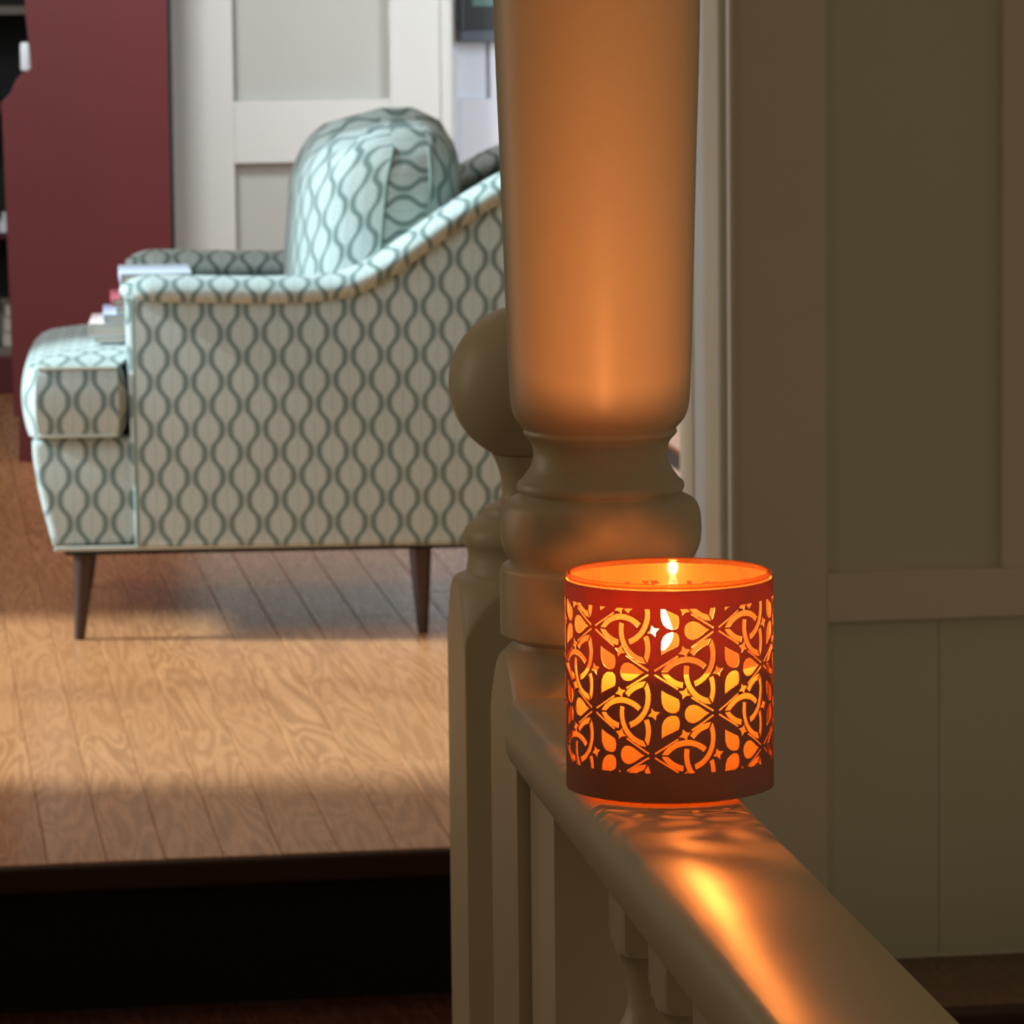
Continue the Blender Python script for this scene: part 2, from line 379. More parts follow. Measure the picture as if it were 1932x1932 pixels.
# greige panelled wall
YB = 10.25
wb = sroot('wall_back')
def BX(px, py=300): return float(atY(px, py, YB)[0])
def BZ(px, py): return float(atY(px, py, YB)[2])
a0, a1, a2, a3 = BX(322, 200), BX(441, 200), BX(737, 200), BX(831, 200)
z2, z1 = BZ(600, 306), BZ(600, 189)
obj('panel_backing', box(a0, a3 + .02, YB + .035, YB + .12, 0, 2.5), M['greige2'], wb)
obj('stile', box(a0, a1, YB, YB + .035, 0, 2.5, .002), M['greige'], wb)
obj('stile', box(a2, a3, YB, YB + .035, 0, 2.5, .002), M['greige'], wb)
obj('rail', box(a1, a2, YB, YB + .035, z2, z1, .002), M['greige'], wb)
obj('rail', box(a1, a2, YB, YB + .035, 0, .16, .002), M['greige'], wb)
obj('corner_bead', box(a3, a3 + .028, YB - .012, YB + .03, 0, 2.5, .008), M['greige'], wb)
# white panelled door wall to its right
dr = sroot('door_1')
YD = YB + .20
def DX(px, py=200): return float(atY(px, py, YD)[0])
d0 = DX(846); zd = float(atY(900, 186, YD)[2])
obj('door_panel', box(d0 - .1, 2.55, YD + .02, YD + .06, 0, 2.2), M['white'], dr)
obj('stile', box(d0 - .1, DX(866), YD, YD + .02, 0, 2.2, .002), M['white'], dr)
obj('rail', box(DX(866), 1.90, YD, YD + .02, zd - .42, zd, .002), M['white'], dr)
obj('stile', box(DX(925), DX(925) + .12, YD, YD + .02, zd, 2.2, .002), M['white'], dr)
obj('stile', box(1.90, 2.55, YD, YD + .02, 0, 2.2, .002), M['white'], dr)
struct(obj('wall_end', box(2.55, 3.45, YD + .02, YD + .1, 0, 2.5), M['white']))

# ================================================================ FURNITURE BEHIND
# oxblood bookcase hutch: its shaped side panel faces the camera
YC = 10.10
def CX(px, py): p = atY(px, py, YC); return (float(p[0]), float(p[2]))
ox, oz = CX(36, 872)
hu = thing('bookcase', 'tall oxblood red bookcase with a curved cut-out side, left of the pale panelled wall', 'bookcase', (ox, YC, 0), radians(-5.5))
def L(px, py): x, z = CX(px, py); return (x - ox, z)
zt_ = 2.15; xb = L(317, 200)[0]
side = [(L(36, 872)[0], 0), (xb, 0), (xb, zt_), (L(47, 30)[0], zt_), (L(47, 20)[0], L(47, 20)[1]), L(59, 128), L(54, 132), L(42, 138), L(32, 149), L(26, 160), L(22, 171), L(16, 180), L(10, 185), L(3, 194), L(3, 205),
        L(27, 787), (L(36, 787)[0], L(27, 787)[1])]
side = [(x, max(z, 0)) for x, z in side]
obj('side_panel', prism(side, 0, .022, 'xz', .002), M['red'], hu)
obj('side_panel', prism(side, .93, .952, 'xz', .002), M['red'], hu)
obj('back_panel', box(xb, xb + .008, 0, .952, .02, zt_), M['black'], hu)  # its black edge stands in for the shadow gap to the pale wall
for z in (.095, .40, .85, 1.2, 1.55, 2.12):
    obj('shelf', box(.03 + (.05 if z > .7 else 0), xb, .022, .93, z, z + .022, .002), M['red'], hu)
obj('cornice', box(.04, xb + .02, -.012, .965, zt_, zt_ + .05, .01), M['red'], hu)
# second bookcase in shade behind it, shelves facing the camera
YK = 11.60
def KZ(py): return float(atY(10, py, YK)[2])
kx0, kx1 = .12, .98
bk = thing('bookcase', 'shaded open bookcase with dark shelves, at the left edge behind the tall red one', 'bookcase', (kx0, YK, 0))
w_ = kx1 - kx0
obj('side_panel', box(0, .022, 0, .28, 0, 2.1, .002), M['red'], bk)
obj('side_panel', box(w_ - .022, w_, 0, .28, 0, 2.1, .002), M['red'], bk)
obj('back_panel', box(.022, w_ - .022, .27, .28, 0, 2.1), M['black'], bk)
obj('plinth', box(.022, w_ - .022, 0, .27, 0, KZ(672), .003), M['red'], bk)
obj('shelf', box(.022, w_ - .022, .002, .27, KZ(672), KZ(656), .002), M['shelf'], bk)
obj('shelf', box(.022, w_ - .022, .002, .27, KZ(452), KZ(442), .002), M['reddark'], bk)
obj('shelf', box(.022, w_ - .022, .002, .27, KZ(215), KZ(192), .002), M['reddark'], bk)
obj('shelf', box(.022, w_ - .022, .002, .27, KZ(28), KZ(12), .002), M['shelf'], bk)
obj('top', box(.0, w_, .0, .28, 2.1, 2.125, .003), M['red'], bk)
def paper(n, c): return plain(n, c, .8, .1, .06, 40)
M['pages'] = paper('book_pages', (.62, .58, .50)); M['ppink'] = paper('cream_pink_cover', (.80, .66, .62)); M['plav'] = paper('lavender_cover', (.55, .60, .78))
M['pwhite'] = paper('white_cover', (.80, .84, .88)); M['pblue'] = paper('pale_blue_cover', (.68, .76, .90)); M['pred'] = paper('red_cover', (.50, .12, .15)); M['pdark'] = paper('dark_green_cover', (.03, .07, .07)); M['ptan'] = paper('tan_cover', (.42, .36, .27))
def book(label, loc, rz, L_, W_, T_, cov, group, tilt=0):
    """lying book: spine along local y at x=0, fore-edge at x=W"""
    t = thing('book', label, 'book', loc, rz, group)
    c = min(.0022, T_ * .16)
    bm = box(0, W_, 0, L_, 0, c, .0006, 1); box(0, W_, 0, L_, T_ - c, T_, .0006, 1, bm); box(0, c, 0, L_, c, T_ - c, 0, 1, bm)
    obj('cover', bm, cov, t); obj('pages', box(c, W_ - .004, .003, L_ - .003, c, T_ - c), M['pages'], t); return t
bx = float(atY(8, 600, YK)[0]); zsh = KZ(656)
zz = zsh
for k, (y0_, y1_, xl, lab) in enumerate(((645, 615, 5, 'thick tan book lying lowest of three on the shelf at the left edge'), (610, 578, 9, 'tan book lying in the middle of three at the left edge'), (573, 540, 11, 'smallest tan book topping the pile of three at the left edge'))):
    h_ = .036 - .002 * k
    book(lab, (float(atY(xl, 600, YK)[0]), YK + .03, zz), 0, .2, .115 - .012 * k, h_, M['ptan' if k != 1 else 'pages'], 'books piled on the dark shelf'); zz += h_ + .0005
# small white jar above, white candle on the hutch ledge
bm = turned([(0, .012), (.002, .015), (.02, .016), (.03, .011), (.036, .006), (.05, .005), (.052, .002)], seg=24)
tag(obj('figurine', bm, M['pwhite'], None, True, (float(atY(11, 440, YK)[0]), YK + .05, KZ(442) + .0002)), 'small white ornament on the middle shelf at the left edge', 'ornament')
lx, lz = CX(56, 131)
bm = turned([(0, .011), (.002, .0125), (.05, .0125), (.058, .011), (.059, .002)], seg=24)
# stands on the ledge shelf of the red bookcase
led = obj('ledge', box(L(47, 131)[0], xb, .022, .93, L(20, 150)[1] + .004, L(54, 131)[1] - .004, .002), M['red'], hu)
tag(obj('pillar_candle', bm, M['pwhite'], None, True, (lx - .003, YC + .06, L(54, 131)[1] - .0035)), 'thin white candle standing on the ledge of the tall red bookcase', 'candle')

# framed picture hung at the top, right of the greige wall
pf = thing('picture_frame', 'black framed teal print hanging beside the pale panelled wall, cut by the top edge', 'picture', (DX(863, 40), YD - .035, 0))
zp = float(atY(900, 80, YD - .035)[2]); fx = DX(1000, 40) - DX(863, 40) + .2
zq = float(atY(900, 57, YD - .035)[2])
obj('frame', box(0, .014, 0, .03, zq, zp + .55, .002), M['frame'], pf)
obj('frame', box(fx - .014, fx, 0, .03, zq, zp + .55, .002), M['frame'], pf)
obj('frame_lip', box(0, fx, -.004, .03, zp, zq, .002), M['slate'], pf)
obj('frame', box(.014, fx - .014, 0, .03, zp + .535, zp + .55, .002), M['frame'], pf)
obj('mount', box(.014, fx - .014, .012, .028, zq, zp + .535), M['mount'], pf)
obj('print', box(.03, fx - .05, .009, .012, float(atY(900, 12, YD - .03)[2]), zp + .50), M['teal'], pf)

# ================================================================ ARMCHAIR
TH = radians(-5.8); FO = atz(150, 1208, 0)
ch = thing('armchair', 'pale green armchair with leaf lattice fabric and dark tapered legs on the oak floor', 'armchair', (float(FO[0]), float(FO[1]), 0), TH)
W0, W1 = -.03, .66          # outer faces of the arms (local y)
AW = .095
def armtop(): return [(.082, .553), (.13, .553), (.22, .550), (.32, .548), (.40, .551), (.45, .562), (.50, .588), (.55, .622), (.60, .657), (.65, .688), (.70, .715), (.75, .735)]
def fpart(name, bm, off=(0, 0)): return boxuv(obj(name, bm, M['fabric'], ch, True), off)
for y0, y1 in ((W0, W0 + AW), (W1 - AW, W1)):
    prof = [(.092, .150), (.78, .142), (.79, .72), (.75, .722)] + smoothprof(armtop()[::-1], 4)[2:] 
    bm = prism(prof, y0, y1, 'xz', .012, 3)
    fpart('arm', bm, (.013, -.015))
    p = smoothprof(armtop(), 5); path = [(x, (y0 + y1) / 2 - .003, z) for x, z in p]
    n = len(path); taper = [min(1, .45 + .55 * sin(min(1, i / 5) * pi / 2)) if i < 5 else 1 for i in range(n)]
    path = [(path[0][0] - .006, path[0][1], path[0][2])] + path; taper = [.25] + taper
    path = [(x, y, z + .003) for x, y, z in path]
    r = sweep(path, AW / 2 + .014, .024, 28, taper); o = obj('arm_roll', r, M['fabric'], ch, True)
    uv = o.data.uv_layers.new(name='UVMap')
    for pol in o.data.polygons:
        for li in pol.loop_indices:
            c = o.data.vertices[o.data.loops[li].vertex_index].co; uv.data[li].uv = (c.x + .013, c.z + (c.y - y0) * .6 + .02)
# piping down the near arm's front edge
for yy in (W0 + .001, W1 - .001):
    obj('piping', sweep([(.095, yy, z) for z in [.155 + .39 * k / 8 for k in range(9)]], .0022, .0022, 8), M['fabricseam'], ch, True)
# seat base with a bowed front
def bow(z): return -.068 + .0 + ((.308 - z) / .156) ** 1.5 * .030 if z < .308 else -.068
fb = [(bow(z), z) for z in (.152, .18, .21, .24, .27, .30, .318)]
prof = fb + [(-.05, .326), (.70, .326), (.70, .150)]
bm = prism(prof, W0 + .020, W1 - .020, 'xz', .012, 3)
cut = [v for v in bm.verts]
fpart('seat_base', bm, (.004, .02))
obj('base_welt', box(-.036, .78, W0 + .006, W0 + .012, .146, .1535, .002), M['piping'], ch)
obj('underside', box(-.02, .77, W0 + .02, W1 - .02, .138, .149), M['black'], ch)
# back frame
bkp = [(.70, .15), (.80, .15), (.86, .70), (.85, .745), (.80, .752), (.74, .735), (.70, .60)]
fpart('backrest', prism(bkp, W0 + .02, W1 - .02, 'xz', .018, 3))
bt = [(W0 + .02, .0), (W1 - .02, .0)]
# T-shaped seat cushion: body plus ears wrapping the arms
def cushion(outline, z0, z1, crown, name, n=14, off=(0, 0)):
    """outline in xy; crowned top and soft bulging sides"""
    bm = bmesh.new(); cx = sum(p[0] for p in outline) / len(outline); cy = sum(p[1] for p in outline) / len(outline); rings = []
    for k in range(9):
        t = k / 8; z = z0 + (z1 - z0) * t; s = .010 * sin(pi * t) ** .8
        ring = []
        for (x, y), (nx, ny) in outline_n(outline): ring.append(bm.verts.new((x + nx * s, y + ny * s, z)))
        rings.append(ring)
    top = rings[-1]; m_ = len(top)
    def ins(ring, f, dz):
        return [bm.verts.new((cx + (v.co.x - cx) * f, cy + (v.co.y - cy) * f, v.co.z + dz)) for v in ring]
    base = top
    for f, dz in ((.985, .004), (.93, .45 * crown), (.8, .75 * crown), (.55, .95 * crown), (.25, crown)):
        R = [bm.verts.new((cx + (v.co.x - cx) * f, cy + (v.co.y - cy) * f, z1 + dz)) for v in top]; rings.append(R)
    for A, B in zip(rings, rings[1:]):
        for i in range(m_): bm.faces.new((A[i], A[(i + 1) % m_], B[(i + 1) % m_], B[i]))
    bm.faces.new(rings[0][::-1]); bm.faces.new(rings[-1])
    return fpart(name, bm, off)
def outline_n(o):
    out = []; n = len(o)
    for i in range(n):
        a, b_ = o[i - 1], o[(i + 1) % n]; t = Vector((b_[0] - a[0], b_[1] - a[1])).normalized(); out.append((o[i], (t.y, -t.x)))
    return out
def dens(o, step=.03):
    out = []
    for i in range(len(o)):
        a, b_ = Vector(o[i]), Vector(o[(i + 1) % len(o)]); n = max(1, int((b_ - a).length / step))
        out += [tuple(a.lerp(b_, k / n)) for k in range(n)]
    return out
cy0, cy1 = W0 + .004, W1 - .004
T = [(-.055, cy0), (.068, cy0), (.074, cy0 + .01), (.076, W0 + AW - .004), (.085, W0 + AW + .004), (.62, W0 + AW + .004), (.62, W1 - AW - .004), (.085, W1 - AW - .004), (.076, W1 - AW + .004), (.074, cy1 - .01), (.068, cy1), (-.055, cy1), (-.072, cy1 - .03), (-.078, cy1 - .15), (-.080, (cy0 + cy1) / 2), (-.078, cy0 + .15), (-.072, cy0 + .03)]
sc_ = cushion(dens(T), .328, .436, .026, 'seat_cushion', off=(.030, .012))
for z in (.330, .437):
    pts = [(-.055, cy0 - .004), (.068, cy0 - .004)]
    obj('piping', sweep([(-.055 + .122 * k / 6, cy0 - .001, z) for k in range(7)], .003, .003, 8), M['piping'], ch, True)
# loose back pillow with boxed side and gathered top corners
def pillow():
    bm = bmesh.new(); NU, NV = 26, 22; Wp, Hp, G = .485, .335, .072
    y0, z0 = W0 + AW + .012, .462
    def P(u, v, side):
        # u across the chair, v up; side -1 front, +1 rear
        e = (1 - abs(2 * u - 1) ** 3.0) * (1 - abs(2 * v - 1) ** 5.0)
        b_ = (.125 if side < 0 else .07) * max(0, e) ** .5
        pinch = .0
        zz = z0 + Hp * v
        if v > .8: zz += (v - .8) / .2 * (.012 * sin(u * 31) + .010 * sin(u * 13 + 1) - .045 * abs(2 * u - 1) ** 4 + .012)
        yy = y0 + Wp * u + (.5 - u) * .05 * (abs(2 * v - 1) ** 4)
        lean = (v - .5) * .03
        wr = .004 * sin(u * 40 + 3 * v) * max(0, v - .55) * 2
        roll = .010 * max(0, v - .75) / .25 * side * -1 * .8
        return Vector((.528 - .035 * u + side * (G / 2 + b_) + lean + wr + roll, yy, zz))
    grids = {}
    for s in (-1, 1):
        g = [[bm.verts.new(P(i / NU, j / NV, s)) for j in range(NV + 1)] for i in range(NU + 1)]; grids[s] = g
        for i in range(NU):
            for j in range(NV): bm.faces.new((g[i][j], g[i + 1][j], g[i + 1][j + 1], g[i][j + 1]))
    A, B = grids[-1], grids[1]
    def strip(la, lb):
        for k in range(len(la) - 1): bm.faces.new((la[k], la[k + 1], lb[k + 1], lb[k]))
    strip(A[0], B[0]); strip(A[-1], B[-1]); strip([r[0] for r in A], [r[0] for r in B]); strip([r[-1] for r in A], [r[-1] for r in B])
    arc = {}
    for gi, s in enumerate((-1, 1)):
        q = [[P(i / NU, j / NV, s) for j in range(NV + 1)] for i in range(NU + 1)]; hj, hi = NV // 2, NU // 2
        for j in range(NV + 1):
            acc = [0.]
            for i in range(1, NU + 1): acc.append(acc[-1] + (q[i][j] - q[i - 1][j]).length)
            for i in range(NU + 1): arc[gi * (NU + 1) * (NV + 1) + i * (NV + 1) + j] = [acc[i] - acc[hi], 0]
        for i in range(NU + 1):
            acc = 0.
            for j in range(1, NV + 1): acc += (q[i][j] - q[i][j - 1]).length; arc[gi * (NU + 1) * (NV + 1) + i * (NV + 1) + j][1] = acc
    o = obj('back_pillow', bm, M['fabric'], ch, True)
    uv = o.data.uv_layers.new(name='UVMap')
    for p in o.data.polygons:
        side_ = p.index >= 2 * NU * NV
        for li in p.loop_indices:
            vi = o.data.loops[li].vertex_index; c = o.data.vertices[vi].co
            uv.data[li].uv = (c.z * 1.0, c.x + .02) if side_ else arc[vi]
    # seams
    for s in (-1, 1):
        path = [P(0, j / 16, s) for j in range(17)]
        obj('piping', sweep([(q.x, q.y - .001, q.z) for q in path], .0028, .0028, 8), M['fabricseam'], ch, True)
pillow()
# legs
def leg(tx, ty, bx_, by_):
    bm = bmesh.new(); rings = []
    for k in range(9):
        t = k / 8; r = .0195 * (1 - t) + .0085 * t; rings.append([bm.verts.new((tx + (bx_ - tx) * t + r * cos(a), ty + (by_ - ty) * t + r * sin(a), .150 * (1 - t))) for a in [2 * pi * q / 24 for q in range(24)]])
    for A, B in zip(rings, rings[1:]):
        for i in range(24): bm.faces.new((A[i], A[(i + 1) % 24], B[(i + 1) % 24], B[i]))
    bm.faces.new(rings[0]); bm.faces.new(rings[-1][::-1]); obj('leg', bm, M['leg'], ch, True)
leg(.012, .02, 0, .008); leg(.545, .02, .548, .008); leg(.012, .60, 0, .615); leg(.66, .60, .67, .615)

# books on the seat behind the near arm
Rm = Matrix.Rotation(TH, 3, 'Z')
def cw(x, y, z): v = Rm @ Vector((x, y, 0)); return (float(FO[0]) + v.x, float(FO[1]) + v.y, z)
z = .4635
stk = [('white paperback at the bottom of the pile on the green armchair seat', .030, .17, .012, 'pwhite', .02), ('cream pink book jutting out of the pile on the armchair seat', .022, .18, .019, 'ppink', -.01),
       ('lavender book lying on the cream one on the armchair seat', .046, .15, .014, 'plav', .02), ('white book lying between the lavender and red ones on the armchair seat', .066, .15, .012, 'pwhite', -.02), ('small red book near the top of the pile on the armchair seat', .060, .14, .012, 'pred', .03), ('cream book just under the pale blue one on the armchair seat', .072, .15, .012, 'pages', 0),
       ('dark green notebook under the pale blue book, showing above the near arm', .085, .24, .010, 'pdark', .0), ('pale blue book on top of the pile behind the near arm', .074, .115, .017, 'pblue', .03)]
for lab, x, W_, T_, mt, rz in stk:
    book(lab, cw(x, .125, z), TH + rz, .20, W_, T_, M[mt], 'books piled on the armchair seat'); z += T_ + .0004

# ================================================================ BALUSTRADE
RR = radians(-2.1)
rx, ry = Vector((cos(RR), sin(RR))), Vector((-sin(RR), cos(RR)))
ZR = .764
# near newel axis
A_ = O + ray(1133, 900) * 2.30; NX, NY = float(A_[0]), float(A_[1])
mpx = 2.30 / F
def zN(py): return zaxis(NX, NY, py)
nw = thing('newel_post', 'large cream turned newel post glowing orange, right behind the lit candle', 'newel post', (NX, NY, -.183), RR)
h = .0486
def NP(lst): return [(zN(y) + .183, r * mpx) for y, r in lst]
col = NP([(-4300, 175), (-3000, 190), (-1800, 202), (-900, 204), (-500, 199), (0, 193), (300, 184), (560, 176.5), (690, 172), (745, 169.5), (770, 166), (786, 160), (797, 152), (803, 147)])
obj('column', turned([(z_, r_) for z_, r_ in smoothprof(col, 5)][::-1], None, 128), M['cream'], nw, True)
neck = NP([(803, 147), (808, 143), (813, 145), (818, 143), (826, 135), (838, 128.5), (852, 126), (866, 128), (880, 133), (893, 142), (903, 150), (908, 156), (915, 158), (922, 157), (928, 153), (932, 158), (937, 168), (944, 178), (955, 185), (975, 189), (1000, 190), (1020, 188), (1038, 182), (1050, 175), (1056, 171)])
obj('turned_collar', turned([(z_, r_) for z_, r_ in smoothprof(neck, 3)][::-1], None, 128), M['cream'], nw, True)
pl = NP([(1056, 171), (1059, 176), (1063, 186), (1070, 191), (1080, 192), (1180, 192), (1190, 189), (1197, 180), (1203, 168)])
obj('plinth_ring', turned(smoothprof(pl, 3)[::-1], None, 128), M['cream'], nw, True)
blk = NP([(1203, 168), (1212, 172), (1222, 182), (1236, 196), (1256, 212), (1280, 229), (1310, 248), (1345, 266), (1380, 280), (1400, 290)])
obj('square_block', turned([(0, .2)] + smoothprof(blk, 4)[::-1], h, 128), M['cream'], nw, True)
# far newel with a ball top
B_ = O + ray(996, 900) * 3.10; FX, FY = float(B_[0]), float(B_[1]); mp2 = 3.10 / F
def FP(lst): return [(zaxis(FX, FY, y) + .183, r * mp2) for y, r in lst]
fn = thing('newel_post', 'shorter cream newel post with a round ball top, between the armchair and the tall post', 'newel post', (FX, FY, -.183), RR)
zc = zaxis(FX, FY, 722) + .183; rb = 148 * mp2
ball = [(zc + rb * cos(a), rb * sin(a)) for a in [pi * k / 40 for k in range(0, 36)]]
ball = [(z_, max(r_, .0008)) for z_, r_ in ball]
obj('ball_finial', turned(ball[::-1], None, 96), M['cream'], fn, True)
nk = FP([(855, 68), (880, 57), (905, 51), (930, 50), (942, 56), (950, 72), (955, 82), (960, 84), (968, 88), (980, 104), (992, 118), (1003, 123), (1018, 123), (1030, 118), (1045, 115), (1065, 117), (1080, 119)])
obj('turned_neck', turned(smoothprof(nk, 3)[::-1], None, 96), M['cream'], fn, True)
bl = FP([(1076, 118), (1079, 128), (1084, 138), (1095, 150), (1115, 163), (1150, 181), (1200, 200), (1230, 215)])
obj('square_block', turned([(0, .2)] + smoothprof(bl, 4)[::-1], 140 * mp2, 128), M['cream'], fn, True)

# handrail with balusters; local frame: y runs to the newel, x across
P0 = atz(1125, 1530, ZR); P1 = atz(1405, 1505, ZR)
RC = (Vector((float(P0[0]), float(P0[1]))) + Vector((float(P1[0]), float(P1[1])))) / 2          # a point on the rail's centre line
# slide so the frame origin sits at the newel's face
tN = (Vector((NX, NY)) - RC).dot(ry) - h
RO = RC + ry * tN
hr = thing('handrail', 'flat cream painted handrail running from the tall post, with the candle standing on it', 'handrail', (RO.x, RO.y, 0), RR)
rw = .0335; th = .031
sec = [(-rw, -.024), (-rw, -.006), (-rw + .0015, -.0025), (-rw + .005, 0), (rw - .005, 0), (rw - .0015, -.0025), (rw, -.006), (rw, -.024), (rw - .002, -.029), (rw - .006, -th), (-rw + .006, -th), (-rw + .002, -.029)]
bm = bmesh.new(); Ls = [-.0, -1.35]
rg = [[bm.verts.new((x, y, ZR + z_)) for x, z_ in sec] for y in [0 - 1.35 * k / 40 for k in range(41)]]
for A, B in zip(rg, rg[1:]):
    for i in range(len(sec)): bm.faces.new((A[i], A[(i + 1) % len(sec)], B[(i + 1) % len(sec)], B[i]))
bm.faces.new(rg[0]); bm.faces.new(rg[-1][::-1])
obj('rail', bm, M['cream'], hr, True)
tag(obj('bottom_rail', box(-.024, .024, -1.35, 0, -.08, -.0455, .004), M['cream'], None, False, (RO.x, RO.y, 0), (0, 0, RR)), 'cream bottom rail carrying the balusters, under the handrail', 'rail')
tag(obj('pilaster', box(-.0225, .0225, -.080, -.0008, -.045, ZR - th - .0003, .003), M['cream'], None, True, (RO.x, RO.y, 0), (0, 0, RR)), 'flat cream pilaster under the handrail, against the tall newel post', 'pilaster')
# balusters: square head, cove, slim neck, vase
hb = .0225
def solve_y(px, off):
    """local y along the rail where the left face plane shows at column px"""
    best = None
    for k in range(1400):
        y = -k * .001; p = RO + rx * off + ry * y; v = np.array([p.x, p.y, ZR - .05]) - O; q = 966 + F * (v @ RT) / (v @ FW)
        if best is None or abs(q - px) < best[0]: best = (abs(q - px), y)
    return best[1]
yb = solve_y(1179, -hb) + hb
sh = zaxis((RO + ry * (yb) - rx * hb).x, (RO + ry * yb - rx * hb).y, 1788)
zb0 = -.045; Htot = ZR - th - zb0
def bal_bm():
    top = ZR - th - .0003
    dn = lambda d: sh - d - zb0
    prof = [(top - zb0, .05), (sh + .004 - zb0, .05), (sh - zb0, .0285), (dn(.002), .0235), (dn(.004), .021), (dn(.008), .0195), (dn(.016), .0185), (dn(.024), .0178), (dn(.030), .0195), (dn(.036), .0225), (dn(.040), .0225), (dn(.044), .017), (dn(.07), .014), (dn(.14), .012), (dn(.24), .0145), (dn(.34), .020), (dn(.40), .0225), (dn(.43), .019), (dn(.45), .015), (dn(.455), .0215), (dn(.462), .0225), (dn(.47), .028), (dn(.475), .05), (0, .05)]
    prof = [(max(0, z_), r_) for z_, r_ in prof]; return turned(prof[::-1], hb, 48)
bm0 = bal_bm()
names = ['first turned cream baluster under the handrail, next to the newel post', 'second turned cream baluster under the handrail from the newel post', 'third turned cream baluster under the handrail from the newel post', 'fourth turned cream baluster from the newel post, at the bottom edge', 'fifth turned cream baluster from the newel post, low at the bottom edge']
first = None
for k, lab in enumerate(names):
    p = RO + ry * (yb - .106 * k)
    if first is None: first = obj('baluster', bm0, M['cream'], None, True, (p.x, p.y, zb0), (0, 0, RR)); o = first
    else:
        o = first.copy(); COL.objects.link(o); o.location = (p.x, p.y, zb0)
    tag(o, lab, 'baluster', 'turned balusters under the handrail')

# ================================================================ CANDLE JAR
CC = O + ray(1263, 1300) * 2.017; JX, JY = float(CC[0]), float(CC[1])
R = .0437
jar = thing('candle', 'lit candle in a round glass jar with a russet cut-out sleeve on the handrail', 'candle', (JX, JY, ZR + .0004))
fh = Vector((FW[0], FW[1])).normalized(); 
vd = Vector((JX, JY)).normalized(); rh = Vector((vd.y, -vd.x))
ri = R - .0014; HJ = .0925
# glass body (thin blown wall), base and rim
bm = turned([(.006, ri - .002), (.008, ri), (HJ - .001, ri)], None, 128, cap=False); o = obj('glass_jar', bm, M['glass'], jar, True)
gb = turned([(0, ri - .010), (0, ri - .004), (.0012, ri - .001), (.0045, ri - .0008), (.006, ri - .003), (.0062, ri - .012)], None, 96); obj('glass_base', gb, M['glass'], jar, True)
rim = bmesh.new(); rs = []
for i in range(128):
    a = 2 * pi * i / 128; rs.append([rim.verts.new(((ri + .0011 * cos(q)) * cos(a), (ri + .0011 * cos(q)) * sin(a), HJ - .0006 + .0011 * sin(q))) for q in [2 * pi * k / 10 for k in range(10)]])
for i in range(128):
    for k in range(10): rim.faces.new((rs[i][k], rs[(i + 1) % 128][k], rs[(i + 1) % 128][(k + 1) % 10], rs[i][(k + 1) % 10]))
obj('rim', rim, M['glass'], jar, True)
HW = .056
obj('wax', turned([(.0068, ri - .004), (.008, ri - .0012), (HW - .001, ri - .0012), (HW, ri - .0025), (HW - .0006, ri - .008), (HW - .001, .002)], None, 96), M['wax'], jar, True)
# flame and wick
fx_ = rh * (-.0030) - vd * .015
zf = zaxis(JX + fx_.x, JY + fx_.y, 1190) - ZR
bm = turned([(HW - .002, .0009), (HW + .004, .0008), (zf - .006, .0007)], None, 12); obj('wick', bm, M['wick'], jar, True, (fx_.x, fx_.y, 0))
fl_ = [(zf - .009, .0004), (zf - .007, .0026), (zf - .004, .0043), (zf - .001, .0047), (zf + .003, .0037), (zf + .008, .0017), (zf + .012, .0003)]
obj('flame', turned(smoothprof(fl_, 4), None, 24), M['flame'], jar, True, (fx_.x, fx_.y, 0))
pt_ = bpy.data.lights.new('flame_light', 'POINT'); pt_.energy = 2.9; pt_.shadow_soft_size = .0026; pt_.color = (1.0, .335, .095)
po = bpy.data.objects.new('flame_light', pt_); COL.objects.link(po); po.parent = jar; po.location = (fx_.x, fx_.y, zf + .011)

# cut-out sleeve
def clip(poly, nx, ny, d):
    """keep n.p >= d"""
    out = []; n = len(poly)
    for i in range(n):
        a, b_ = poly[i], poly[(i + 1) % n]; da, db = nx * a[0] + ny * a[1] - d, nx * b_[0] + ny * b_[1] - d
        if da >= 0: out.append(a)
        if (da >= 0) != (db >= 0): t = da / (da - db); out.append((a[0] + (b_[0] - a[0]) * t, a[1] + (b_[1] - a[1]) * t))
    return out
def rotp(p, a): return (p[0] * cos(a) - p[1] * sin(a), p[0] * sin(a) + p[1] * cos(a))
def knot_pieces():
    cd, rad, hw, gp = .410, .625, .060, .016
    c = (-cd * cos(pi / 3), -cd * sin(pi / 3)); out = []
    def band(a0, a1, n):
        o_ = [(c[0] + (rad + hw) * cos(radians(a0 + (a1 - a0) * k / n)), c[1] + (rad + hw) * sin(radians(a0 + (a1 - a0) * k / n))) for k in range(n + 1)]
        i_ = [(c[0] + (rad - hw) * cos(radians(a0 + (a1 - a0) * k / n)), c[1] + (rad - hw) * sin(radians(a0 + (a1 - a0) * k / n))) for k in range(n, -1, -1)]
        return o_ + i_
    pA = clip(band(158, 47, 16), 0, 1, gp); pB = clip(band(22.5, -38, 9), cos(radians(30)), sin(radians(30)), gp)
    for k in range(3):
        for p in (pA, pB): out.append([rotp(q, -2 * pi * k / 3) for q in p])
    return out
def drop():
    # tip towards angle 180
    pts = [(.83, 0), (.74, .045), (.64, .115), (.54, .172), (.44, .195), (.34, .17), (.27, .10), (.245, 0)]
    pts = [(-r, y) for r, y in pts]; full = pts + [(x, -y) for x, y in pts[-2:0:-1]]
    return full
KN, DR = knot_pieces(), drop()
LEAF = [(.275, .50), (.28, .36), (.27, .23), (.22, .12), (.14, .055), (.04, .025), (-.05, .03), (-.11, .075), (-.135, .15), (-.135, .24), (-.11, .315), (.03, .38), (.16, .435)]
LU = 2 * pi * R; a_ = LU / 10; b2 = .01745; HS = .0886; V0, V1 = .0123, .0812
